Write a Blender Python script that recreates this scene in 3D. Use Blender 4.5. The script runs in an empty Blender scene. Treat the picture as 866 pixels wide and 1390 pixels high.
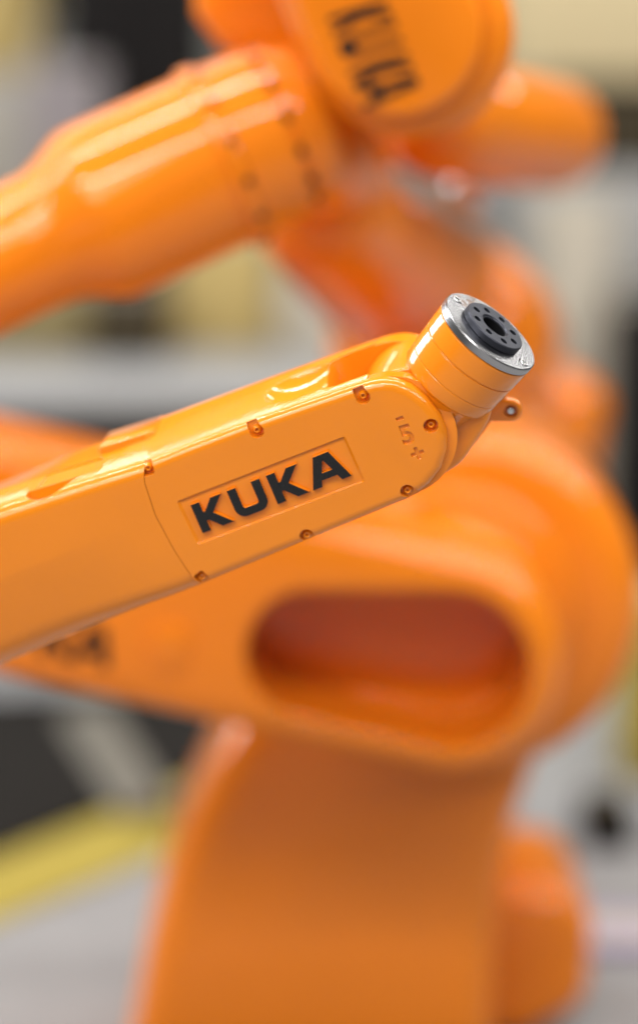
import bpy, bmesh, math, random
from mathutils import Vector, Matrix
random.seed(7)
C = bpy.context.scene.collection
S = bpy.context.scene
R = math.radians

# ------------------------------------------------------------------ camera, world, lamps, exposure
PITCH, CAMZ, FOC = R(12), 1.32, 2.16
FPX = 1390 * 100 / 36.0
cam_d = bpy.data.cameras.new('camera')
cam_d.lens = 100; cam_d.sensor_fit = 'VERTICAL'; cam_d.sensor_height = 36; cam_d.sensor_width = 24
cam_d.clip_start = 0.05; cam_d.clip_end = 200
cam_d.dof.use_dof = True; cam_d.dof.focus_distance = FOC - 0.005
cam_d.dof.aperture_fstop = 1.18
cam = bpy.data.objects.new('camera', cam_d); C.objects.link(cam)
cam.location = (0, 0, CAMZ); cam.rotation_euler = (R(90) - PITCH, 0, 0)
S.camera = cam

w = bpy.data.worlds.new('World'); S.world = w; w.use_nodes = True
w.node_tree.nodes['Background'].inputs[0].default_value = (1.0, 0.97, 0.93, 1)
w.node_tree.nodes['Background'].inputs[1].default_value = 0.14

def area(name, loc, target, sx, sy, power, col=(1, 0.97, 0.93)):
    l = bpy.data.lights.new(name, 'AREA'); l.shape = 'RECTANGLE'; l.size = sx; l.size_y = sy
    l.energy = power; l.color = col
    o = bpy.data.objects.new(name, l); C.objects.link(o); o.location = loc
    d = Vector(target) - Vector(loc)
    o.rotation_euler = d.to_track_quat('-Z', 'Y').to_euler()
    return o
for y_, p_ in ((0.25, 135), (2.55, 178), (4.85, 95), (7.15, 75)):
    area('hall_and_fill_lamp', (0.0, y_, 3.17), (0.0, y_ + (1.3 if y_ < 1 else 0), 0), 9.0, 0.095, p_)
area('hall_and_fill_lamp', (-1.5, -0.7, 2.9), (0.0, 2.3, 0.8), 2.2, 1.8, 50)  # added soft fill from the front left, not one of the hall rows
for y_ in (5.6, 7.0, 8.4):
    area('hall_window', (-6.0, y_, 2.5), (0.0, y_ - 3.5, 1.0), 0.8, 1.8, 75, (0.95, 0.98, 1.0))

S.view_settings.view_transform = 'Standard'
S.view_settings.look = 'None'
S.view_settings.exposure = 0.30
S.view_settings.gamma = 1.0
S.view_settings.use_curve_mapping = False
S.cycles.use_denoising = True
S.cycles.max_bounces = 8
S.cycles.sample_clamp_indirect = 8

# ------------------------------------------------------------------ projections
CX = Vector((1, 0, 0)); CF = Vector((0, math.cos(PITCH), -math.sin(PITCH))); CU = Vector((0, math.sin(PITCH), math.cos(PITCH)))
CL = Vector((0, 0, CAMZ))
def ray(px, py):
    return CF + CX * ((px - 433) / FPX) + CU * ((695 - py) / FPX)
def P(px, py, d):                      # world point seen at a photo pixel, d metres along the view axis
    return CL + ray(px, py) * d
def PV(px, py, Y):                     # on the vertical plane y = Y
    r = ray(px, py); return CL + r * (Y / r.y)
def PF(px, py, z=0.0):                 # on the horizontal plane z
    r = ray(px, py); return CL + r * ((z - CAMZ) / r.z)
def cam_vec(x, y, z):                  # right, up, towards viewer
    return CX * x + CU * y - CF * z

# ------------------------------------------------------------------ materials
def nt(name):
    m = bpy.data.materials.new(name); m.use_nodes = True
    n = m.node_tree; return m, n, n.nodes['Principled BSDF']
def paint(name, col, rough=0.32, coat=1.0, coat_rough=0.025, bevel=0.0009, peel=0.05, peel_scale=300, var=0.05, spec=0.03):
    m, n, b = nt(name)
    b.inputs['Roughness'].default_value = rough
    b.inputs['Coat Weight'].default_value = coat
    b.inputs['Specular IOR Level'].default_value = spec
    b.inputs['Coat Roughness'].default_value = coat_rough
    tc = n.nodes.new('ShaderNodeNewGeometry')
    ns = n.nodes.new('ShaderNodeTexNoise'); ns.inputs['Scale'].default_value = 14; ns.inputs['Detail'].default_value = 5
    n.links.new(tc.outputs['Position'], ns.inputs['Vector'])
    mp = n.nodes.new('ShaderNodeMapRange')
    mp.inputs['To Min'].default_value = 1 - var; mp.inputs['To Max'].default_value = 1 + var
    n.links.new(ns.outputs['Fac'], mp.inputs['Value'])
    mx = n.nodes.new('ShaderNodeVectorMath'); mx.operation = 'SCALE'
    mx.inputs[0].default_value = col
    n.links.new(mp.outputs[0], mx.inputs['Scale'])
    n.links.new(mx.outputs[0], b.inputs['Base Color'])
    if coat > 0.95:
        n3_ = n.nodes.new('ShaderNodeTexNoise'); n3_.inputs['Scale'].default_value = 38; n3_.inputs['Detail'].default_value = 8; n3_.inputs['Roughness'].default_value = 0.7
        n.links.new(tc.outputs['Position'], n3_.inputs['Vector'])
        mr3 = n.nodes.new('ShaderNodeMapRange'); mr3.inputs['From Min'].default_value = 0.42; mr3.inputs['From Max'].default_value = 0.72
        mr3.inputs['To Min'].default_value = coat_rough; mr3.inputs['To Max'].default_value = coat_rough + 0.06
        n.links.new(n3_.outputs['Fac'], mr3.inputs['Value']); n.links.new(mr3.outputs[0], b.inputs['Coat Roughness'])
    last = None
    if bevel:
        bv = n.nodes.new('ShaderNodeBevel'); bv.samples = 4; bv.inputs['Radius'].default_value = bevel
        last = bv.outputs[0]
    if peel:
        n2 = n.nodes.new('ShaderNodeTexNoise'); n2.inputs['Scale'].default_value = peel_scale; n2.inputs['Detail'].default_value = 2
        n.links.new(tc.outputs['Position'], n2.inputs['Vector'])
        bp = n.nodes.new('ShaderNodeBump'); bp.inputs['Strength'].default_value = peel; bp.inputs['Distance'].default_value = 0.002
        n.links.new(n2.outputs['Fac'], bp.inputs['Height'])
        if last: n.links.new(last, bp.inputs['Normal'])
        last = bp.outputs[0]
    if last:
        n.links.new(last, b.inputs['Normal']); n.links.new(last, b.inputs['Coat Normal'])
    return m
ORG = (0.78, 0.225, 0.007)
M_OR = paint('orange_lacquer', ORG)
M_OR2 = paint('orange_lacquer_plain', (0.74, 0.198, 0.007), rough=0.4, coat=0.8, coat_rough=0.045, bevel=0, peel=0.0)
M_OR3 = paint('orange_lacquer_soft_edge', (0.74, 0.198, 0.007), rough=0.4, coat=0.8, coat_rough=0.045, bevel=0.012, peel=0.0)
M_BLK = paint('black_letter_paint', (0.014, 0.014, 0.015), rough=0.35, coat=0.5, coat_rough=0.1, bevel=0.0006, peel=0.5, peel_scale=900)
M_BROWN = paint('dark_print', (0.03, 0.02, 0.015), rough=0.6, coat=0, bevel=0, peel=0)
def plain(name, col, rough=0.6, metal=0.0, var=0.08, scale=6):
    m = paint(name, col, rough=rough, coat=0, bevel=0, peel=0, var=var)
    b = m.node_tree.nodes['Principled BSDF']; b.inputs['Metallic'].default_value = metal
    return m
M_HUB = paint('gunmetal', (0.055, 0.058, 0.072), rough=0.36, coat=0.0, bevel=0.0005, peel=0.12, peel_scale=1500)
M_HUB.node_tree.nodes['Principled BSDF'].inputs['Metallic'].default_value = 0.75
M_HOLE = plain('hole_black', (0.008, 0.008, 0.009), 0.5)  # near-black for the shade inside holes, also the dark collar bolts
M_BOLT = paint('zinc_bolt', (0.62, 0.62, 0.62), rough=0.25, coat=0, bevel=0.0004, peel=0.1, peel_scale=900)
M_BOLT.node_tree.nodes['Principled BSDF'].inputs['Metallic'].default_value = 1.0
# machined aluminium: concentric turning marks, a few brown spots
M_ALU, n, b = nt('turned_aluminium')
b.inputs['Metallic'].default_value = 1.0; b.inputs['Roughness'].default_value = 0.27
b.inputs['Anisotropic'].default_value = 0.85
tg = n.nodes.new('ShaderNodeTangent'); tg.direction_type = 'RADIAL'; tg.axis = 'Z'
n.links.new(tg.outputs[0], b.inputs['Tangent'])
tc = n.nodes.new('ShaderNodeTexCoord')
sp = n.nodes.new('ShaderNodeSeparateXYZ'); n.links.new(tc.outputs['Object'], sp.inputs[0])
ln = n.nodes.new('ShaderNodeCombineXYZ'); n.links.new(sp.outputs[0], ln.inputs[0]); n.links.new(sp.outputs[1], ln.inputs[1])
le = n.nodes.new('ShaderNodeVectorMath'); le.operation = 'LENGTH'; n.links.new(ln.outputs[0], le.inputs[0])
cr = n.nodes.new('ShaderNodeCombineXYZ'); n.links.new(le.outputs['Value'], cr.inputs[0]); n.links.new(sp.outputs[2], cr.inputs[1])
nr = n.nodes.new('ShaderNodeTexNoise'); nr.inputs['Scale'].default_value = 900; n.links.new(cr.outputs[0], nr.inputs['Vector'])
mr = n.nodes.new('ShaderNodeMapRange'); mr.inputs['To Min'].default_value = 0.16; mr.inputs['To Max'].default_value = 0.30
n.links.new(nr.outputs['Fac'], mr.inputs['Value']); n.links.new(mr.outputs[0], b.inputs['Roughness'])
nz = n.nodes.new('ShaderNodeTexNoise'); nz.inputs['Scale'].default_value = 170; nz.inputs['Detail'].default_value = 3
n.links.new(tc.outputs['Object'], nz.inputs['Vector'])
spot = n.nodes.new('ShaderNodeMapRange'); spot.inputs['From Min'].default_value = 0.47; spot.inputs['From Max'].default_value = 0.53
n.links.new(nz.outputs['Fac'], spot.inputs['Value'])
dm = n.nodes.new('ShaderNodeVectorMath'); dm.operation = 'DISTANCE'; dm.inputs[1].default_value = (-0.024, 0.024, 0)
n.links.new(tc.outputs['Object'], dm.inputs[0])
dr = n.nodes.new('ShaderNodeMapRange'); dr.inputs['From Min'].default_value = 0.010; dr.inputs['From Max'].default_value = 0.019
dr.inputs['To Min'].default_value = 0.75; dr.inputs['To Max'].default_value = 0.0
n.links.new(dm.outputs['Value'], dr.inputs['Value'])
mu = n.nodes.new('ShaderNodeMath'); mu.operation = 'MULTIPLY'; n.links.new(spot.outputs[0], mu.inputs[0]); n.links.new(dr.outputs[0], mu.inputs[1])
mxc = n.nodes.new('ShaderNodeMixRGB'); mxc.inputs[1].default_value = (0.38, 0.38, 0.39, 1); mxc.inputs[2].default_value = (0.22, 0.12, 0.06, 1)
n.links.new(mu.outputs[0], mxc.inputs[0]); n.links.new(mxc.outputs[0], b.inputs['Base Color'])
SPOT_NODE = dm

# ------------------------------------------------------------------ object helpers
def smooth(me, ang=32):
    bm = bmesh.new(); bm.from_mesh(me)
    for f in bm.faces: f.smooth = True
    lim = R(ang)
    for e in bm.edges:
        e.smooth = len(e.link_faces) == 2 and e.calc_face_angle(3.2) < lim
    bm.to_mesh(me); bm.free()
def link(name, me, mat, parent=None, ang=32):
    if isinstance(me, bmesh.types.BMesh):
        bmesh.ops.recalc_face_normals(me, faces=me.faces[:])
        m2 = bpy.data.meshes.new(name); me.to_mesh(m2); me.free(); me = m2
    me.name = name
    smooth(me, ang)
    me.materials.clear(); me.materials.append(mat)
    o = bpy.data.objects.new(name, me); C.objects.link(o)
    if parent:
        o.parent = parent
        o.matrix_parent_inverse = pw(parent).inverted()
    return o
def pw(o):
    m = o.matrix_basis.copy()
    if o.parent: m = pw(o.parent) @ o.matrix_parent_inverse @ m
    return m
def empty(name, loc, label, cat, group=None):
    o = bpy.data.objects.new(name, None); o.empty_display_size = 0.1; C.objects.link(o)
    o.location = loc; o['label'] = label; o['category'] = cat
    if group: o['group'] = group
    return o
def tag(o, label, cat, group=None):
    o['label'] = label; o['category'] = cat
    if group: o['group'] = group
    return o
def structure(o):
    o['kind'] = 'structure'; return o
def prism(pts, p0, p1, bevel=0.0, seg=3, back=False, skip=()):
    """pts: 2D list; p0,p1: functions 2D -> Vector for front and back ring. bevel rounds the front rim (and the back one)."""
    bm = bmesh.new()
    a = [bm.verts.new(p0(*p)) for p in pts]; c = [bm.verts.new(p1(*p)) for p in pts]
    fa = bm.faces.new(a); fc = bm.faces.new(c[::-1])
    n_ = len(pts)
    for i in range(n_):
        bm.faces.new((a[i], c[i], c[(i + 1) % n_], a[(i + 1) % n_]))
    bmesh.ops.recalc_face_normals(bm, faces=bm.faces[:])
    if bevel:
        es = [e for k, e in enumerate(fa.edges) if True] + (list(fc.edges) if back else [])
        if skip:
            sk = [(a[k], a[(k + 1) % n_]) for k in skip]
            es = [e for e in es if not any(p in e.verts and q in e.verts for p, q in sk)]
        bmesh.ops.bevel(bm, geom=es, offset=bevel, segments=seg, profile=0.5, affect='EDGES', clamp_overlap=True)
    return bm
def lathe(profile, axis_o, ax, seg=64, closed=True):
    """profile: list of (radius, distance along axis); solid of revolution."""
    ax = ax.normalized(); e1 = ax.orthogonal().normalized(); e2 = ax.cross(e1)
    bm = bmesh.new(); rings = []
    for r, h in profile:
        if r < 1e-7: rings.append([bm.verts.new(axis_o + ax * h)])
        else: rings.append([bm.verts.new(axis_o + ax * h + (e1 * math.cos(t) + e2 * math.sin(t)) * r) for t in [2 * math.pi * k / seg for k in range(seg)]])
    for A_, B_ in zip(rings, rings[1:]):
        for k in range(seg):
            k2 = (k + 1) % seg
            if len(A_) == 1 and len(B_) == 1: continue
            if len(A_) == 1: bm.faces.new((A_[0], B_[k], B_[k2]))
            elif len(B_) == 1: bm.faces.new((A_[k], B_[0], A_[k2]))
            else: bm.faces.new((A_[k], B_[k], B_[k2], A_[k2]))
    for Rr in (rings[0], rings[-1]):
        if len(Rr) > 2: bm.faces.new(Rr)
    bmesh.ops.recalc_face_normals(bm, faces=bm.faces[:])
    return bm
def bm_mesh(bm):
    me = bpy.data.meshes.new('tmp'); bm.to_mesh(me); bm.free(); return me
def boolean(base, cutters, op='DIFFERENCE'):
    """base: mesh; cutters: list of meshes. Returns a new mesh."""
    o = bpy.data.objects.new('tmp_base', base); C.objects.link(o)
    tmp = []
    for c in cutters:
        co = bpy.data.objects.new('tmp_cut', c); C.objects.link(co); tmp.append(co)
        md = o.modifiers.new('b', 'BOOLEAN'); md.operation = op; md.object = co; md.solver = 'EXACT'
    dg = bpy.context.evaluated_depsgraph_get()
    me = bpy.data.meshes.new_from_object(o.evaluated_get(dg), depsgraph=dg)
    for q in tmp + [o]: bpy.data.objects.remove(q)
    return me
def rounded_box(size, bevel, seg=3):
    bm = bmesh.new(); bmesh.ops.create_cube(bm, size=1)
    for v in bm.verts: v.co = Vector((v.co.x * size[0], v.co.y * size[1], v.co.z * size[2]))
    if bevel: bmesh.ops.bevel(bm, geom=bm.edges[:], offset=bevel, segments=seg, profile=0.5, affect='EDGES')
    return bm
def box_between(lo, hi, bevel=0.005, seg=2):
    lo, hi = Vector(lo), Vector(hi)
    bm = rounded_box(hi - lo, bevel, seg)
    bmesh.ops.translate(bm, verts=bm.verts[:], vec=(lo + hi) / 2)
    return bm
def curve_mesh(splines, extrude, bev):
    """filled 2D outline (with holes) pushed to a solid with softened rims, in its own XY plane"""
    cu = bpy.data.curves.new('tmp', 'CURVE'); cu.dimensions = '2D'; cu.fill_mode = 'BOTH'
    cu.extrude = extrude; cu.bevel_depth = bev; cu.bevel_resolution = 1
    for pts in splines:
        s = cu.splines.new('POLY'); s.points.add(len(pts) - 1); s.use_cyclic_u = True
        for q, p in zip(s.points, pts): q.co = (p[0], p[1], 0, 1)
    return _ev(cu)
def text_mesh(t, extrude, bev, size=1.0):
    cu = bpy.data.curves.new('tmp', 'FONT'); cu.body = t; cu.size = size; cu.extrude = extrude; cu.bevel_depth = bev; cu.offset = 0.028
    cu.align_x = 'CENTER'; cu.align_y = 'CENTER'
    return _ev(cu)
def _ev(cu):
    o = bpy.data.objects.new('tmp', cu); C.objects.link(o)
    dg = bpy.context.evaluated_depsgraph_get()
    me = bpy.data.meshes.new_from_object(o.evaluated_get(dg), depsgraph=dg)
    bpy.data.objects.remove(o); return me
def round_poly(pts, rad, seg=6):
    """rounds the corners of a 2D polygon; rad a number or a list"""
    out = []; n_ = len(pts)
    for i in range(n_):
        p = Vector(pts[i]); a = Vector(pts[i - 1]); c = Vector(pts[(i + 1) % n_])
        r = rad[i] if isinstance(rad, (list, tuple)) else rad
        d1 = (a - p).normalized(); d2 = (c - p).normalized()
        ang = d1.angle(d2)
        if r <= 0: out.append(tuple(p)); continue
        t = min(r / max(math.tan(ang / 2), 1e-6) if ang < math.pi - 0.02 else r, (a - p).length * 0.49, (c - p).length * 0.49)
        r2 = t * math.tan(ang / 2)
        if ang > math.pi - 0.02:
            out += [tuple(p + (d1 * t) * (1 - k / seg) + (d2 * t) * (k / seg)) for k in range(seg + 1)]; continue
        ctr = p + (d1 + d2).normalized() * (r2 / math.sin(ang / 2))
        s = p + d1 * t - ctr; e = p + d2 * t - ctr
        tot = s.angle_signed(e)
        for k in range(seg + 1):
            f = tot * k / seg
            out.append(tuple(ctr + Vector((s.x * math.cos(f) + s.y * math.sin(f), -s.x * math.sin(f) + s.y * math.cos(f)))))
    return out
def hull_circles(circs, seg=48):
    """convex outline round several circles (x, y, r)"""
    pts = []
    for x, y, r in circs:
        pts += [(x + r * math.cos(2 * math.pi * k / seg), y + r * math.sin(2 * math.pi * k / seg)) for k in range(seg)]
    pts = sorted(set(pts))
    def half(ps):
        h = []
        for p in ps:
            while len(h) >= 2 and (h[-1][0] - h[-2][0]) * (p[1] - h[-2][1]) - (h[-1][1] - h[-2][1]) * (p[0] - h[-2][0]) <= 1e-12: h.pop()
            h.append(p)
        return h
    lo = half(pts); up = half(pts[::-1])
    return lo[:-1] + up[:-1]

# ------------------------------------------------------------------ the setting
M_FLOOR = paint('grey_floor_coating', (0.27, 0.27, 0.272), rough=0.35, coat=0, bevel=0, peel=0, var=0.10)
def sheet(name, pts, z, mat):
    bm = bmesh.new(); bm.faces.new([bm.verts.new((p[0], p[1], z)) for p in pts])
    return structure(link(name, bm, mat))
sheet('floor', [(-14, -4), (14, -4), (14, 22), (-14, 22)], 0.0, M_FLOOR)
M_WALL = plain('grey_green_wall', (0.30, 0.30, 0.27), 0.8)
structure(link('wall', box_between((-14, 11.0, 0.0), (14, 11.2, 6), 0.0), M_WALL))
M_YEL = paint('yellow_floor_paint', (0.34, 0.27, 0.06), rough=0.45, coat=0, bevel=0, peel=0, var=0.12)
a0, a1, b1, b0 = PF(-260, 1268), PF(420, 1000), PF(420, 1082), PF(-260, 1358)
sheet('floor_marking', [a0, b0, b1, a1][::-1], 0.004, M_YEL)
M_MAT = paint('black_rubber', (0.018, 0.0165, 0.015), rough=0.85, coat=0, bevel=0, peel=0)
c0, c1, c2, c3 = PF(-300, 1282), PF(330, 1034), PF(330, 935), PF(-300, 962)
bm = bmesh.new()
lo = [bm.verts.new((p.x, p.y, 0.001)) for p in (c0, c1, c2, c3)]; hi = [bm.verts.new((p.x, p.y, 0.012)) for p in (c0, c1, c2, c3)]
bm.faces.new(lo[::-1]); bm.faces.new(hi)
for i in range(4): bm.faces.new((lo[i], lo[(i + 1) % 4], hi[(i + 1) % 4], hi[i]))
tag(link('floor_mat', bm, M_MAT), 'black rubber mat lying on the floor behind the yellow line', 'mat')

# ------------------------------------------------------------------ FOREGROUND ROBOT
U = FOC / FPX                                            # one photo pixel at the focus distance, in metres
_b = math.atan(0.0698 / 0.32)
u3 = cam_vec(math.cos(R(21)) * math.cos(_b), math.sin(R(21)) * math.cos(_b), math.sin(_b))
t3 = cam_vec(-0.4226, 0.906, 0.32).normalized()
n3 = u3.cross(t3).normalized()
O3 = P(534, 599, FOC)
def A(u, v, w_): return O3 + (u3 * u + t3 * v + n3 * w_) * U
def face(px, py, w_=0.0):
    r = ray(px, py); o = O3 + n3 * (w_ * U)
    k = (o - CL).dot(n3) / r.dot(n3); q = CL + r * k - o
    return q.dot(u3) / U, q.dot(t3) / U
GR = 'orange industrial robot arms'
base1 = Vector((-1.02, 2.55, 0))
rob = empty('industrial_robot', base1, 'sharp foreground orange robot arm with black raised logo letters and silver wrist flange', 'robot', GR)

COVER_PX = [(196, 629), (255, 605), (340, 573), (420, 545.5), (483, 524), (506, 518), (520, 516.5), (536, 518), (557, 526), (578, 542), (596, 564), (606, 588), (607, 612), (599, 638), (582, 660), (556, 679),
            (500, 702), (425, 733), (350, 764), (269, 797), (261, 783), (236, 745), (212, 700), (197, 655)]
cov = [face(*p) for p in COVER_PX]
def lerp_pts(x, table):
    for (x0, y0), (x1, y1) in zip(table, table[1:]):
        if x <= x1: 
            f = max(0, min(1, (x - x0) / (x1 - x0))); f = f * f * (3 - 2 * f)
            return y0 + (y1 - y0) * f
    return table[-1][1]
WB = -215                                                # back of the forearm
# section along u: top and bottom heights
def sect(u):
    lin = (u - 0) / -340.0
    vt = 90 + 9 * lin + max(0, min(1.5, (-330 - u) / 240)) * 13; vb = -(91 + 11 * lin)
    if u < -420: vb -= 10 * min(1, (-420 - u) / 200)
    return vt, vb
def ring(u):
    vt, vb = sect(u)
    k = lerp_pts(u, [(-640, 1.0), (-335, 0.0), (200, 0.0)])
    rft = 20 + 10 * k; rfb = 34 + 36 * k; rbt = 24 + 26 * k; rbb = 44
    pts = round_poly([(0, vt), (-84, vt - 0.2), (WB, vt - lerp_pts(u, [(-600, 26), (-440, 9), (-388, 7), (-366, 0.3), (200, 0.3)])), (WB, vb), (-26 * k, vb), (0.2 * k, 20)], [rft, 4, rbt, rbb, rfb, 70], 8)
    out = []
    for w_, v in pts: out.append(A(u, v, w_))
    return out
bm = bmesh.new()
us = [-1150, -1000, -850, -720, -660, -620, -580, -540, -510, -480, -460, -440, -424] + [-420 + 4 * k for k in range(26)] + [-310, -270, -220, -170, -120, -80, -40, 0, 40, 80, 130]
prev = None
for u in us:
    vs = [bm.verts.new(p) for p in ring(u)]
    if prev:
        for i in range(len(vs)): bm.faces.new((prev[i], prev[(i + 1) % len(vs)], vs[(i + 1) % len(vs)], vs[i]))
    else: bm.faces.new(vs[::-1])
    prev = vs
bm.faces.new(prev)
bmesh.ops.recalc_face_normals(bm, faces=bm.faces[:])
body = bm_mesh(bm)
# rounded fork end
rr = 87
end = [(-1300, 400), (0, 400), (0, rr)] + [(rr * math.sin(t), rr * math.cos(t)) for t in [math.pi * k / 36 for k in range(1, 36)]] + [(0, -rr), (0, -400), (-1300, -400)]
ec = [(u - 1, v) for u, v in end]
inter = bm_mesh(prism(ec, lambda u, v: A(u, v, 60), lambda u, v: A(u, v, -300)))
body = boolean(body, [inter], 'INTERSECT')
# seat of the cover, gap of the fork, scoop in the top
def lopoly(pts, d):                                       # push the outline out from its middle
    c_ = Vector((sum(p[0] for p in pts) / len(pts), sum(p[1] for p in pts) / len(pts)))
    return pts
seam = [cov[i] for i in (19, 20, 21, 22, 23, 0)]
ds = Vector((seam[-1][0] - seam[0][0], seam[-1][1] - seam[0][1])).normalized()
s0 = Vector(seam[0]) - ds * 80; s1 = Vector(seam[-1]) + ds * 80
seat = [tuple(s0)] + [(p[0] - 0.7, p[1]) for p in seam] + [tuple(s1), (260, 160), (260, -200)]
cut_seat = bm_mesh(prism(seat, lambda u, v: A(u, v, 40), lambda u, v: A(u, v, -19)))
gap = round_poly([(-77, -172), (-77, -42), (300, -42), (300, -172)], [36, 34, 0, 0], 8)
cut_gap = bm_mesh(prism(gap, lambda u, w_: A(u, 300, w_), lambda u, w_: A(u, -300, w_)))
bm = bmesh.new(); bmesh.ops.create_uvsphere(bm, u_segments=48, v_segments=24, radius=1)
for v in bm.verts:
    p = v.co.copy(); v.co = A(-98 + p.x * 66, 106 + p.z * 40, -108 + p.y * 63)
bmesh.ops.recalc_face_normals(bm, faces=bm.faces[:])
cut_scoop = bm_mesh(bm)
body = boolean(body, [cut_seat, cut_gap, cut_scoop])
# half-moon scoop in the upper corner, and a shallow ledge behind it
moon = [(40, 670), (112, 641), (104, 653), (95, 665), (86, 675), (78, 681), (68, 684.5), (58, 684.5), (48, 681), (42, 676)]
mq = [face(px, py, -34) for px, py in moon]
mv = max(v for u, v in mq)
mq = [(mq[0][0] - 14, mq[0][1] + 40), (mq[1][0] + 22, mq[1][1] + 40)] + mq[1:] + [mq[0]]
cut_moon = bm_mesh(prism(mq, lambda u, v: A(u, v + 34, 16), lambda u, v: A(u, v, -34)))
lq = round_poly([(-497, -35), (-398, -35), (-404, -92), (-486, -92)], [4, 4, 14, 14], 4)
cut_ledge = bm_mesh(prism(lq, lambda u, w_: A(u, 200, w_), lambda u, w_: A(u, sect(u)[0] - 3, w_)))
body = boolean(body, [cut_moon, cut_ledge])
arm = link('forearm', body, M_OR, rob, 28)
wq = round_poly([(-412, -108), (-342, -110), (-330, -118), (-330, -200), (-412, -200)], [4, 6, 6, 0, 0], 3)
link('raised_rib', prism(wq, lambda u, w_: A(u, sect(u)[0] + 9 + (w_ + 108) * 0.10, w_), lambda u, w_: A(u, sect(u)[0] - 22, w_), 1.5 * U, 2), M_OR, rob, 30)

# cover plate with logo panel and screw pockets
cb = prism(cov, lambda u, v: A(u, v, 0), lambda u, v: A(u, v, -18.6), 15 * U, 5, False, (19, 20, 21, 22, 23))
cover = bm_mesh(cb)
SCREWS = [(200.5, 637), (348.5, 585.5), (492.5, 539), (584.5, 578.5), (553, 667.5), (416.5, 728), (274, 785)]
cc = (sum(p[0] for p in cov) / len(cov), sum(p[1] for p in cov) / len(cov))
scr = [face(*s) for s in SCREWS]
cuts = []
for i, (u, v) in enumerate(scr):
    if i == 3: d = Vector((0.2, 1))
    elif i < 3: d = Vector((0.0, 1))
    else: d = Vector((0.35, -1))
    d = d.normalized(); q = Vector((-d.y, d.x))
    L = 14 if i != 3 else 0
    if i in (0, 6):
        pts = [(u + d.x * L + q.x * 8.5, v + d.y * L + q.y * 8.5), (u - d.x * 9 + q.x * 8.5, v - d.y * 9 + q.y * 8.5), (u - d.x * 10 - q.x * 8, v - d.y * 10 - q.y * 8), (u + d.x * L - q.x * 8.5, v + d.y * L - q.y * 8.5)]
        pts = round_poly(pts, [0, 3, 5, 0], 4)
    else:
        pts = []
        for k in range(25):
            t = math.pi * k / 24
            pts.append((u + q.x * 10 * math.cos(t) - d.x * 10 * math.sin(t), v + q.y * 10 * math.cos(t) - d.y * 10 * math.sin(t)))
        if L: pts += [(u - q.x * 5 + d.x * L, v - q.y * 5 + d.y * L), (u + q.x * 10 + d.x * L, v + q.y * 10 + d.y * L)]
        else: pts += [(u + q.x * 10 * math.cos(t) - d.x * 10 * math.sin(t), v + q.y * 10 * math.cos(t) - d.y * 10 * math.sin(t)) for t in [math.pi * k / 24 for k in range(25, 48)]]
    cuts.append(bm_mesh(prism(pts, lambda u, v: A(u, v, 30), lambda u, v: A(u, v, -11))))
PANEL = [(243.6, 680.6), (465, 594.4), (492, 653.5), (271.5, 737.6)]
pan = round_poly([face(*p) for p in PANEL], 3, 4)
def wide(p, k):                                           # slanted panel walls
    c_ = (sum(x[0] for x in pan) / len(pan), sum(x[1] for x in pan) / len(pan))
    d = Vector((p[0] - c_[0], p[1] - c_[1])); l = d.length
    return p[0] + d.x / l * k, p[1] + d.y / l * k
cuts.append(bm_mesh(prism(pan, lambda u, v: A(*wide((u, v), 5.4), 1.2), lambda u, v: A(u, v, -3.2))))
def mark(t, px, py, size, ang):
    me = text_mesh(t, 0.06, 0.0)
    bm = bmesh.new(); bm.from_mesh(me); bmesh.ops.remove_doubles(bm, verts=bm.verts[:], dist=1e-4)
    bmesh.ops.recalc_face_normals(bm, faces=bm.faces[:])
    c_ = Vector(face(px, py)); ca, sa = math.cos(R(ang)), math.sin(R(ang))
    for v in bm.verts:
        x, y = v.co.x * size, v.co.y * size
        v.co = A(c_.x + x * ca - y * sa, c_.y + x * sa + y * ca, v.co.z * 46)
    return bm_mesh(bm)
cuts += [mark('-', 541.5, 566, 34, 0), mark('5', 552.5, 591, 38, -4), mark('+', 567, 617, 34, -2)]
cover = boolean(cover, cuts)
cov_o = link('cover_plate', cover, M_OR, rob, 24)
for (u, v) in scr:
    o_ = A(u, v, -11)
    prof = [(0, -1), (7, -1), (7, 1.0), (6, 2.2), (4.6, 5.2), (3.9, 6.2), (2.9, 6.2), (2.2, 5.4), (1.9, 2.0), (0, 2.0)]
    link('screw', lathe([(r * U, h * U) for r, h in prof], o_, n3, 28), M_OR, cov_o, 40)

# logo letters
e0 = Vector(face(240 + 120 / 3.331, 580 + 475 / 3.331)); e1 = Vector(face(240 + 790 / 3.331, 580 + 215 / 3.331)); e2 = Vector(face(240 + 65 / 3.331, 580 + 350 / 3.331))
ex = (e1 - e0) / 5.27; ey = (e2 - e0)
def arc(cx, cy, r, a, b, n_=7): return [(cx + r * math.cos(R(a + (b - a) * k / n_)), cy + r * math.sin(R(a + (b - a) * k / n_))) for k in range(n_ + 1)]
GK = [[(0, 0), (.29, 0), (.29, .35), (.37, .35), (.72, 0), (1.10, 0), (.59, .52), (1.06, 1), (.70, 1), (.37, .65), (.29, .65), (.29, 1), (0, 1)]]
GU = [[(0, 1), (0, .34)] + arc(.34, .34, .34, 180, 270) + arc(.80, .34, .34, 270, 360) + [(1.14, 1), (.85, 1), (.85, .36)] + arc(.75, .36, .10, 0, -90, 4) + arc(.39, .36, .10, 270, 180, 4) + [(.29, 1)]]
GA = [[(0, 0), (.31, 0), (.39, .2), (.93, .2), (1.02, 0), (1.34, 0), (.93, 1), (.40, 1)], [(.47, .41), (.85, .41), (.68, .80), (.64, .80)]]
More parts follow.
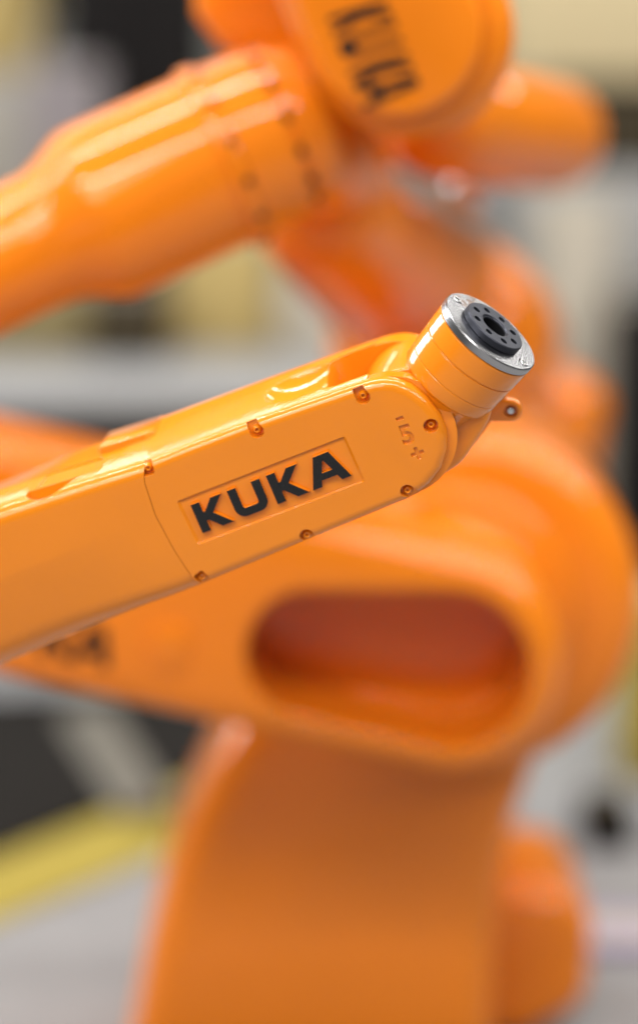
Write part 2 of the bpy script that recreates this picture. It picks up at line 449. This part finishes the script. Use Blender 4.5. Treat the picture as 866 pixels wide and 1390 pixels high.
def glyph(spl, s0, mapf, thick, bev):
    me = curve_mesh(spl, thick, bev)
    for v in me.vertices:
        v.co = mapf(v.co.x + s0, v.co.y, v.co.z)
    return me
HU = ey.length * U
def letmap(x, y, z):
    q = e0 + ex * x + ey * y
    return A(q.x, q.y, -3.4 + 3.4 + z / 0.028 * 3.4 - 0.4)
for nm, g, s in (('letter', GK, 0), ('letter', GU, 1.29), ('letter', GK, 2.68), ('letter', GA, 3.93)):
    lo_ = link(nm, glyph(g, s, letmap, 0.020, 0.010), M_BLK, cov_o, 40)
    lo_.data.materials.append(M_OR)
    for f in lo_.data.polygons: f.material_index = 0 if f.normal.dot(n3) > 0.35 else 1
# wrist: hand between the fork tines
RA = (0.64, 0.77); CT = 0.44
sn = math.sqrt(1 - CT * CT); l_ = math.hypot(*RA)
a3 = cam_vec(RA[0] / l_ * sn, RA[1] / l_ * sn, CT)
F3 = None
cu5, cv5 = face(573, 568, -85)                            # swing axis on the middle plane of the fork
mid = A(cu5, cv5, -85)
F3 = mid + a3 * (168 * U)
# fine-tune so that the flange centre lands on its pixel
tgt = P(666, 449, (F3 - CL).dot(CF))
F3 = tgt
ap = (a3 - n3 * a3.dot(n3)).normalized()
au, av = ap.dot(u3), ap.dot(t3)
def hand(r0, r1, L, du=0, dv=0):
    return hull_circles([(cu5 + du, cv5 + dv, r0), (cu5 + du + au * L, cv5 + dv + av * L, r1)])
hb = prism(hand(75, 70, 46), lambda u, v: A(u, v, -45), lambda u, v: A(u, v, -124), 10 * U, 4)
wrist = link('wrist_hand', hb, M_OR, rob, 35)
du5, dv5 = face(566, 560, -85)
link('swing_drum', prism(hull_circles([(du5, dv5, 79)], 72), lambda u, v: A(u, v, -46), lambda u, v: A(u, v, -168), 5 * U, 3), M_OR, rob, 35)
rear = prism(hand(77, 74, 52, 11, -7), lambda u, v: A(u, v, -126), lambda u, v: A(u, v, -140), 3 * U, 2, True)
rear_o = link('rear_plate', rear, M_OR, rob, 35)
lu, lv = face(693, 557, -128)
lug = prism(hull_circles([(lu, lv, 16), (lu - 20, lv + 9, 17)]), lambda u, v: A(u, v, -124), lambda u, v: A(u, v, -142), 4 * U, 3, True)
lug = boolean(bm_mesh(lug), [bm_mesh(prism(hull_circles([(lu, lv, 9.5)]), lambda u, v: A(u, v, -90), lambda u, v: A(u, v, -131)))])
lug_o = link('lug', lug, M_OR, rob, 35)
link('bolt_or_glint_ball', lathe([(0, -4 * U), (6.5 * U, -4 * U), (6.5 * U, 2 * U), (5 * U, 4.5 * U), (0, 5.5 * U)], A(lu, lv, -130), n3, 6), M_BOLT, lug_o, 30)
# wrist cylinder
cyl = [(0, -175), (50, -175), (55, -150), (58, -122), (60, -112), (64, -103), (69.5, -99), (70.4, -97), (71.5, -78.5), (70.8, -77.9), (70.8, -77.2), (71.6, -76.6), (73.2, -45), (72, -44.4), (72, -43.2), (73.4, -42.6), (74.6, -13.5), (73, -12.6), (0, -12.6)]
wc = link('wrist_cylinder', lathe([(r * U, h * U) for r, h in cyl], F3, a3, 96), M_OR, rob, 30)
# collar plates with clamp screws on the cylinder
ex3 = cam_vec(0.77, -0.64, 0); ex3 = (ex3 - a3 * ex3.dot(a3)).normalized(); ey3 = a3.cross(ex3)
# flange in its own frame so the turning marks run round its axis
def local_flange(name, bm, mat, parent, ang=30):
    me = bm_mesh(bm)
    mw = Matrix.Translation(F3) @ Matrix((ex3, ey3, a3)).transposed().to_4x4()
    o = link(name, me, mat, None, ang); o.parent = parent
    o.matrix_parent_inverse = pw(parent).inverted(); o.matrix_basis = mw
    return o
Z = Vector((0, 0, 1)); OO = Vector((0, 0, 0))
fl_prof = [(0, -12), (73.5, -12), (75, -11), (75, -1.6), (73.6, 0), (49, 0), (0, 0)]
flb = lathe([(r * U, h * U) for r, h in fl_prof], OO, Z, 128)
flm = bm_mesh(flb)
FS = [(172, 63), (74, 62), (-13, 63)]
fcuts = [bm_mesh(lathe([(0, -6 * U), (8 * U, -6 * U), (8 * U, 5 * U), (0, 5 * U)], Vector((r * U * math.cos(R(t)), r * U * math.sin(R(t)), 0)), Z, 24)) for t, r in FS]
fcuts.append(bm_mesh(lathe([(0, -11 * U), (19 * U, -11 * U), (19 * U, 5 * U), (0, 5 * U)], OO, Z, 64)))
flm = boolean(flm, fcuts)
bmf = bmesh.new(); bmf.from_mesh(flm)
fl = local_flange('flange', bmf, M_ALU, rob, 30)
SPOT_NODE.inputs[1].default_value = (-51 * U, 34 * U, 0)
for t, r in FS:
    c_ = Vector((r * U * math.cos(R(t)), r * U * math.sin(R(t)), -5.8 * U))
    prof = [(0, -0.2), (6.9, -0.2), (6.9, 6.4), (6.0, 7.4), (3.6, 7.4), (3.6, 3.0), (0, 2.6)]
    local_flange('screw', lathe([(a_ * U, h * U) for a_, h in prof], c_, Z, 24), M_BOLT, fl, 35)
hubp = [(0, 0.1), (45.5, 0.1), (46, 0.6), (46, 8.5), (44.6, 10), (22, 10), (20.5, 8.6), (20, 8), (0, 8)]
hub = bm_mesh(lathe([(r * U, h * U) for r, h in hubp], OO, Z, 96))
HS = [(-3 + 45 * k, 33) for k in range(8)]
hc = [bm_mesh(lathe([(0, 2 * U), (5.3 * U, 2 * U), (5.3 * U, 12 * U), (0, 12 * U)], Vector((r * U * math.cos(R(t)), r * U * math.sin(R(t)), 0)), Z, 20)) for t, r in HS]
hc.append(bm_mesh(lathe([(0, -1.5 * U), (19 * U, -1.5 * U), (19 * U, 14 * U), (0, 14 * U)], OO, Z, 64)))
hub = boolean(hub, hc)
bmf = bmesh.new(); bmf.from_mesh(hub)
hub_o = local_flange('hub', bmf, M_HUB, fl, 30)
for t, r in HS:
    c_ = Vector((r * U * math.cos(R(t)), r * U * math.sin(R(t)), 2.1 * U))
    local_flange('bolt_hole_shade', lathe([(0, 0), (5.2 * U, 0), (5.2 * U, 1.2 * U), (0, 1.2 * U)], c_, Z, 20), M_HOLE, fl, 30)  # black disc painted as the shade at the hole bottom
local_flange('bore_shade', lathe([(0, -10.8 * U), (18.9 * U, -10.8 * U), (18.9 * U, 6 * U), (18.2 * U, 6 * U), (18.0 * U, -4 * U), (13 * U, -4.2 * U), (12.6 * U, -10 * U), (0, -10 * U)], OO, Z, 48), M_HOLE, fl, 30)  # black lining stands in for the shade deep in the opening

# the rest of this robot, left of the frame: elbow, upper arm, pedestal
def tube_between(p, q, r0, r1, seg=40, cap=0.3):
    ax = q - p; L = ax.length
    prof = [(0, -r0 * cap)] + [(r0 * math.sin(t), -r0 * cap * math.cos(t)) for t in [math.pi / 2 * k / 6 for k in range(1, 7)]]
    prof += [(r1 * math.cos(t), L + r1 * cap * math.sin(t)) for t in [math.pi / 2 * k / 6 for k in range(0, 6)]] + [(0, L + r1 * cap)]
    return lathe(prof, p, ax, seg)
el = A(-1180, -30, -80)
link('elbow', tube_between(el - n3 * 0.09, el + n3 * 0.09, 0.095, 0.095), M_OR2, rob)
sh = Vector((base1.x, base1.y, 0.33))
link('upper_arm', tube_between(el - n3 * 0.02, sh + Vector((0, 0, 0.0)), 0.06, 0.08), M_OR2, rob)
link('pedestal', lathe([(0, 0), (0.16, 0), (0.16, 0.05), (0.11, 0.08), (0.105, 0.30), (0.12, 0.36), (0.11, 0.44), (0, 0.46)], base1, Z, 48), M_OR2, rob)

# ------------------------------------------------------------------ SECOND ROBOT, below and behind
def vext(name, pxs, y0, y1, bevel, mat, parent, seg=4, back=True, ang=35, mesh=False):
    """outline drawn at the distance y0, pushed back to y1 with rounded rims"""
    q = [PV(px, py, y0) for px, py in pxs]
    bm = prism([(p.x, p.z) for p in q], lambda x, z: Vector((x, y0, z)), lambda x, z: Vector((x, y1, z)), bevel, seg, back)
    if mesh: return bm_mesh(bm)
    return link(name, bm, mat, parent, ang)
def circ(cx, cy, r, n_=56): return [(cx + r * math.cos(2 * math.pi * k / n_), cy + r * math.sin(2 * math.pi * k / n_)) for k in range(n_)]
b2 = PF(450, 1450); b2.z = 0
b2.y = 3.250
r2 = empty('industrial_robot', (b2.x, 3.220, 0), 'large blurred orange robot with long oval recess in its link, behind the foreground forearm', 'robot', GR)
# column
left = [(345, 950), (312, 1005), (283, 1055), (252, 1120), (222, 1200), (198, 1290), (180, 1390), (162, 1476)]
right = [(672, 1470), (672, 1390), (676, 1290), (684, 1190), (704, 1110), (735, 1030), (780, 960), (800, 860), (560, 800)]
cq = left + right
vext('column', cq, 3.040, 3.320, 0.045, M_OR2, r2, 5)
link('base_plate', lathe([(0, 0), (0.17, 0), (0.17, 0.02), (0.16, 0.03), (0, 0.03)], Vector((b2.x, 3.200, 0)), Z, 48), M_OR2, r2)
vext('shoulder_housing', circ(640, 822, 236), 2.960, 3.260, 0.04, M_OR2, r2, 5)
vext('shoulder_ring', circ(612, 832, 172), 2.930, 3.000, 0.014, M_OR2, r2, 4)
vext('shoulder_disc', circ(606, 850, 148), 2.905, 2.960, 0.014, M_OR2, r2, 4)
lk = hull_circles([(618, 905, 150), (-150, 730, 158)])
lm = vext('link', lk, 2.760, 2.935, 0.028, M_OR2, r2, 5, True, 35, True)
rec = hull_circles([(421, 888, 87), (612, 910, 108)])
rq = [PV(px, py, 2.760) for px, py in rec]
cutr = bm_mesh(prism([(p.x, p.z) for p in rq], lambda x, z: Vector((x, 2.700, z)), lambda x, z: Vector((x, 2.900, z))))
lm = boolean(lm, [cutr])
lnk = link('link', lm, M_OR3, r2, 40)
# printed letters on the link, mostly hidden by the foreground arm
def print_kuka(p_bl, p_br, p_tl, Y, parent, mat, th=0.0012, spread=1.0):
    o0 = PV(*p_bl, Y); dx = (PV(*p_br, Y) - o0) / 5.27; dy = PV(*p_tl, Y) - o0
    for g, s in ((GK, 0), (GU, 1.29), (GK, 2.980), (GA, 3.93)):
        me = curve_mesh(g, 0.02, 0.0)
        for v in me.vertices:
            v.co = o0 + dx * (v.co.x + s) + dy * v.co.y + Vector((0, -th + v.co.z * 0.03, 0))
        link('letter', me, mat, parent, 40)
print_kuka((-80, 862), (150, 908), (-68, 810), 2.760, lnk, M_BROWN)
vext('name_pad', round_poly([(205, 845), (262, 852), (254, 915), (200, 906)], 14, 5), 2.755, 2.770, 0.003, M_OR2, lnk, 2)
# motor block at the foot, right
vext('motor_block', round_poly([(690, 1205), (770, 1212), (806, 1255), (800, 1370), (700, 1420), (640, 1400), (640, 1220)], 60, 8), 3.160, 3.420, 0.03, M_OR2, r2, 4)
# elbow of the link, left of the frame, and its forearm stub
vext('elbow_housing', circ(-150, 730, 120), 2.880, 3.100, 0.03, M_OR2, r2, 4)

# ------------------------------------------------------------------ THIRD ROBOT, top
b3 = PF(760, 560); b3 = Vector((0.26, 4.05, 0))
r3 = empty('industrial_robot', b3, 'blurred orange robot with ribbed forearm tube across the upper left, above the foreground arm', 'robot', GR)
pA, pB = P(398, 168, 2.710), P(-260, 474, 2.670)
pxm = 2.710 / FPX
ax = (pB - pA).normalized(); L = (pB - pA).length
def k_(px): return px * pxm
prof = [(0, -40), (70, -40), (98, -32), (106, -10), (108, 4), (116, 6), (116, 12), (108, 13), (108, 22), (119, 24), (121, 40), (122, 88), (129, 91), (130, 93), (130, 109), (129, 111), (122, 113), (122, 118),
        (123, 270), (121, 282), (115, 296), (103, 316), (97, 328), (92, 342), (90, 380), (89, 560), (88, 760), (0, 760)]
prof = [(k_(r), k_(h * 1.06)) for r, h in prof]
tube = link('forearm', lathe(prof, pA, ax, 72), M_OR2, r3, 28)
# bolts round the two collars
e1_ = ax.orthogonal().normalized(); e2_ = ax.cross(e1_)
for k in range(14):
    t = 2 * math.pi * (k + 0.3) / 14
    rad = e1_ * math.cos(t) + e2_ * math.sin(t)
    for h, r, s in ((101, 129, 6), (17, 107, 8)):
        link('bolt_or_glint_ball', lathe([(0, 0), (k_(s), 0), (k_(s), k_(4)), (0, k_(5))], pA + ax * k_(h) + rad * k_(r), rad, 8), M_HOLE, tube, 30)
# elbow housing with the printed cover
vext('elbow_housing', hull_circles([(556, 46, 146), (440, -230, 150)]), 2.640, 2.960, 0.03, M_OR2, r3, 5)
ecov = vext('elbow_cover', hull_circles([(538, 44, 118), (440, -230, 118)]), 2.612, 2.650, 0.010, M_OR2, r3, 3)
print_kuka((444, 24), (494, 150), (524, -2), 2.612, ecov, M_BROWN)
vext('elbow_block', round_poly([(270, -160), (480, -160), (480, 110), (300, 70), (262, 20)], 30, 5), 2.870, 3.110, 0.03, M_OR2, r3, 4)
# motor lobe on the right, further back
link('wrist_motor', tube_between(P(600, 160, 3.050), P(748, 184, 3.300), 0.066, 0.064, 48, 0.75), M_OR2, r3)
for px_, py_, d_, rb_ in ((641, 254, 3.24, 0.03), (575, 386, 3.42, 0.036), (512, 396, 3.20, 0.026)):  # polished balls added to make the round blurred highlights, no real bolts
    link('bolt_or_glint_ball', tube_between(P(px_, py_, d_), P(px_ + 2, py_ - 2, d_ + 0.05), rb_, rb_, 32, 1.0), M_BOLT, r3)
# knuckle under the tube
link('knuckle', tube_between(P(415, 190, 2.84), P(450, 232, 3.0), 0.062, 0.068, 40, 0.6), M_OR2, r3)
# upper arm reaching back to the shoulder
link('upper_arm', tube_between(P(432, 282, 3.0), P(606, 432, 3.6), 0.072, 0.116, 48, 0.8), M_OR2, r3)
link('shoulder', tube_between(P(600, 468, 3.50), P(640, 462, 3.75), 0.138, 0.12, 48, 0.9), M_OR2, r3)
sp_ = P(592, 560, 3.85)
link('column', tube_between(P(728, 535, 3.82), Vector((sp_.x, sp_.y, 0.06)), 0.10, 0.10, 48, 0.5), M_OR2, r3)
r3.location = (sp_.x, sp_.y, 0)
for ch in list(r3.children): ch.matrix_parent_inverse = Matrix.Translation(r3.location).inverted()
link('base_plate', lathe([(0, 0), (0.115, 0), (0.115, 0.03), (0.11, 0.05), (0, 0.05)], Vector((sp_.x, sp_.y, 0)), Z, 48), M_OR2, r3)

# ------------------------------------------------------------------ things in the hall behind, far out of focus
M_TAN = plain('brown_cardboard', (0.42, 0.32, 0.13), 0.8)
M_PALE = plain('pale_cardboard', (0.55, 0.46, 0.28), 0.8)
M_CREAM = plain('cream_board', (0.44, 0.40, 0.33), 0.8)
M_GREY = plain('grey_sheet_metal', (0.30, 0.30, 0.30), 0.5)
M_LGREY = plain('light_grey_sheet_metal', (0.33, 0.33, 0.325), 0.5)
M_BLACK = plain('black_sheet_metal', (0.012, 0.011, 0.011), 0.5)
M_LILAC = plain('pale_lilac_plastic', (0.34, 0.30, 0.40), 0.5)
M_CASE = plain('dark_brown_case', (0.05, 0.04, 0.025), 0.6)
def cab(name, label, cat, px0, px1, py_top, Y, depth, z0, mat, trim=None, group=None):
    """an upright cabinet standing at z0: body, two doors and a handle"""
    x0 = PV(px0, 400, Y).x; x1 = PV(px1, 400, Y).x; z1 = PV(px0, py_top, Y).z
    t = empty(name, ((x0 + x1) / 2, Y + depth / 2, z0), label, cat, group)
    link('body', box_between((x0, Y, z0), (x1, Y + depth, z1), 0.01), mat, t)
    xm = (x0 + x1) / 2
    for s0_, s1_ in ((x0 + .012, xm - .004), (xm + .004, x1 - .012)):
        d = link('door', box_between((s0_, Y - 0.016, z0 + 0.05), (s1_, Y - 0.001, z1 - 0.02), 0.004), trim or mat, t)
    link('handle', box_between((xm + 0.02, Y - 0.04, (z0 + z1) / 2 - 0.06), (xm + 0.035, Y - 0.0165, (z0 + z1) / 2 + 0.06), 0.004), M_GREY, t)
    return t
def carton(name, label, cat, px0, px1, py0, py1, Y, depth, mat, rz=0, z0=None, group=None):
    """a closed carton: body, two lid flaps and a tape strip"""
    x0 = PV(px0, py1, Y).x; x1 = PV(px1, py1, Y).x; zt = PV(px0, py0, Y).z
    zb = PV(px0, py1, Y).z if z0 is None else z0
    t = empty(name, ((x0 + x1) / 2, Y + depth / 2, zb), label, cat, group)
    h = zt - zb; w_ = x1 - x0; cx = (x0 + x1) / 2; cy = Y + depth / 2
    link('body', box_between((x0, Y, zb), (x1, Y + depth, zt - 0.006), 0.004), mat, t)
    link('lid_flap', box_between((x0 + .001, Y + .001, zt - 0.0058), (x1 - .001, cy - 0.002, zt), 0.001), mat, t)
    link('lid_flap', box_between((x0 + .001, cy + 0.002, zt - 0.0058), (x1 - .001, Y + depth - .001, zt), 0.001), mat, t)
    link('tape', box_between((cx - w_ * .47, cy - 0.025, zt + 0.0003), (cx + w_ * .47, cy + 0.025, zt + 0.001), 0), M_CREAM, t)
    if rz:
        t.rotation_euler = (0, 0, rz)
    return t
# low platform on the left
zt = PV(100, 535, 5.0).z
px_l, px_r = PV(-120, 535, 5.0).x, PV(450, 535, 5.0).x
pf = empty('low_platform', ((px_l + px_r) / 2, 5.4, 0), 'low platform with black sides and grey top, behind the arms on the left', 'platform')
link('side_skirt', box_between((px_l, 5.0, 0), (px_r, 5.85, zt - 0.03), 0.01), M_BLACK, pf)
link('top_board', box_between((px_l - .01, 4.99, zt - 0.0295), (px_r + .01, 5.86, zt), 0.006), M_GREY, pf)
cab('tall_cabinet', 'tall black double-door cabinet behind the upper left forearm tube', 'cabinet', 85, 285, -220, 5.92, 0.4, 0, M_BLACK)
cab('tall_cabinet', 'grey cabinet at the left picture edge beside the tall black one', 'cabinet', -160, 76, 100, 6.0, 0.4, 0, M_GREY, plain('grey_brown_door', (0.34, 0.32, 0.28), 0.6))
gx = PV(0, 100, 6.0).z
carton('carton', 'brown carton on top of the grey cabinet at the upper left corner', 'box', -120, 52, -60, 100, 6.02, 0.35, M_TAN, 0, gx + 0.0005)
carton('carton', 'small white carton on the grey cabinet next to the black one', 'box', 55, 78, 40, 100, 6.02, 0.3, M_LGREY, 0, gx + 0.0005)
carton('carton', 'mauve grey carton standing on the platform at the left of the tall black cabinet', 'box', 40, 138, 92, 300, 5.6, 0.2, plain('mauve_grey_board', (0.22, 0.20, 0.21), 0.8), 0, zt + 0.0005)
carton('carton', 'flat olive brown carton on the platform at the left edge', 'box', -90, 120, 395, 460, 5.4, 0.35, plain('olive_cardboard', (0.22, 0.18, 0.09), 0.8), 0, zt + 0.0005)
carton('carton', 'dark case lying on the grey platform under the forearm tube', 'box', 124, 226, 405, 470, 5.35, 0.35, M_CASE, 0, zt + 0.0005)
carton('carton', 'tan carton on the platform right of the dark case', 'box', 232, 372, 330, 470, 5.5, 0.3, M_TAN, 0, zt + 0.0005)
carton('carton', 'cream carton on the platform end nearest the orange upper arm', 'box', 385, 470, 385, 490, 5.45, 0.3, M_CREAM, 0, zt + 0.0005)
# right side stack
cab('low_cabinet', 'wide grey cabinet behind the silver wrist flange at the right', 'cabinet', 690, 960, 235, 6.0, 0.5, 0, M_GREY, M_LGREY)
gz = PV(800, 235, 6.0).z
carton('carton', 'black case on the grey cabinet below the pale crate', 'box', 765, 960, 108, 235, 6.05, 0.4, M_CASE, 0, gz + 0.0005)
gz2 = PV(800, 108, 6.05).z
carton('carton', 'large pale carton at the upper right corner on the black case', 'box', 676, 980, -120, 108, 6.03, 0.45, M_PALE, 0, gz2 + 0.0015)
carton('carton', 'beige carton standing in front of the wide grey cabinet', 'box', 735, 835, 280, 400, 5.6, 0.3, M_CREAM, 0, 0.0005)
carton('carton', 'black box at the right edge beside the beige carton', 'box', 845, 960, 420, 500, 5.2, 0.3, M_BLACK, 0, 0.0005)
# floor things
carton('yellow_box', 'small yellow box on the floor at the right edge beside the large shoulder', 'box', 850, 930, 825, 905, 4.2, 0.2, M_YEL, 0, 0.0005)
p = PF(822, 1138)
t = empty('foot_switch', (p.x, p.y, 0), 'small black foot switch on the grey floor right of the column', 'foot switch')
link('body', box_between((p.x - 0.035, p.y - 0.06, 0.0), (p.x + 0.035, p.y + 0.07, 0.055), 0.012, 3), M_BLACK, t)
link('pedal', box_between((p.x - 0.028, p.y - 0.05, 0.0555), (p.x + 0.028, p.y + 0.03, 0.066), 0.004, 2), M_CASE, t)
p = PF(860, 1300)
carton('plastic_tray', 'pale lilac tray on the floor at the bottom right corner', 'tray', 775, 960, 1285, 1330, p.y, 0.14, M_LILAC, 0, 0.0005)
# cable duct across the mat
q0, q1 = PF(120, 985), PF(205, 1115)
d_ = (q1 - q0).normalized(); s_ = Vector((-d_.y, d_.x, 0)) * 0.028
bm = bmesh.new()
rows = []
for c_ in (q0, q1):
    rows.append([bm.verts.new(c_ + s_ * k + Vector((0, 0, z))) for k, z in ((-1.6, 0.0125), (-1.0, 0.032), (1.0, 0.032), (1.6, 0.0125))])
for i in range(4): bm.faces.new((rows[0][i], rows[0][(i + 1) % 4], rows[1][(i + 1) % 4], rows[1][i]))
bm.faces.new(rows[0]); bm.faces.new(rows[1][::-1])
tag(link('cable_duct', bm, plain('grey_beige_plastic', (0.16, 0.148, 0.125), 0.6)), 'pale cable duct lying across the black floor mat', 'cable duct')
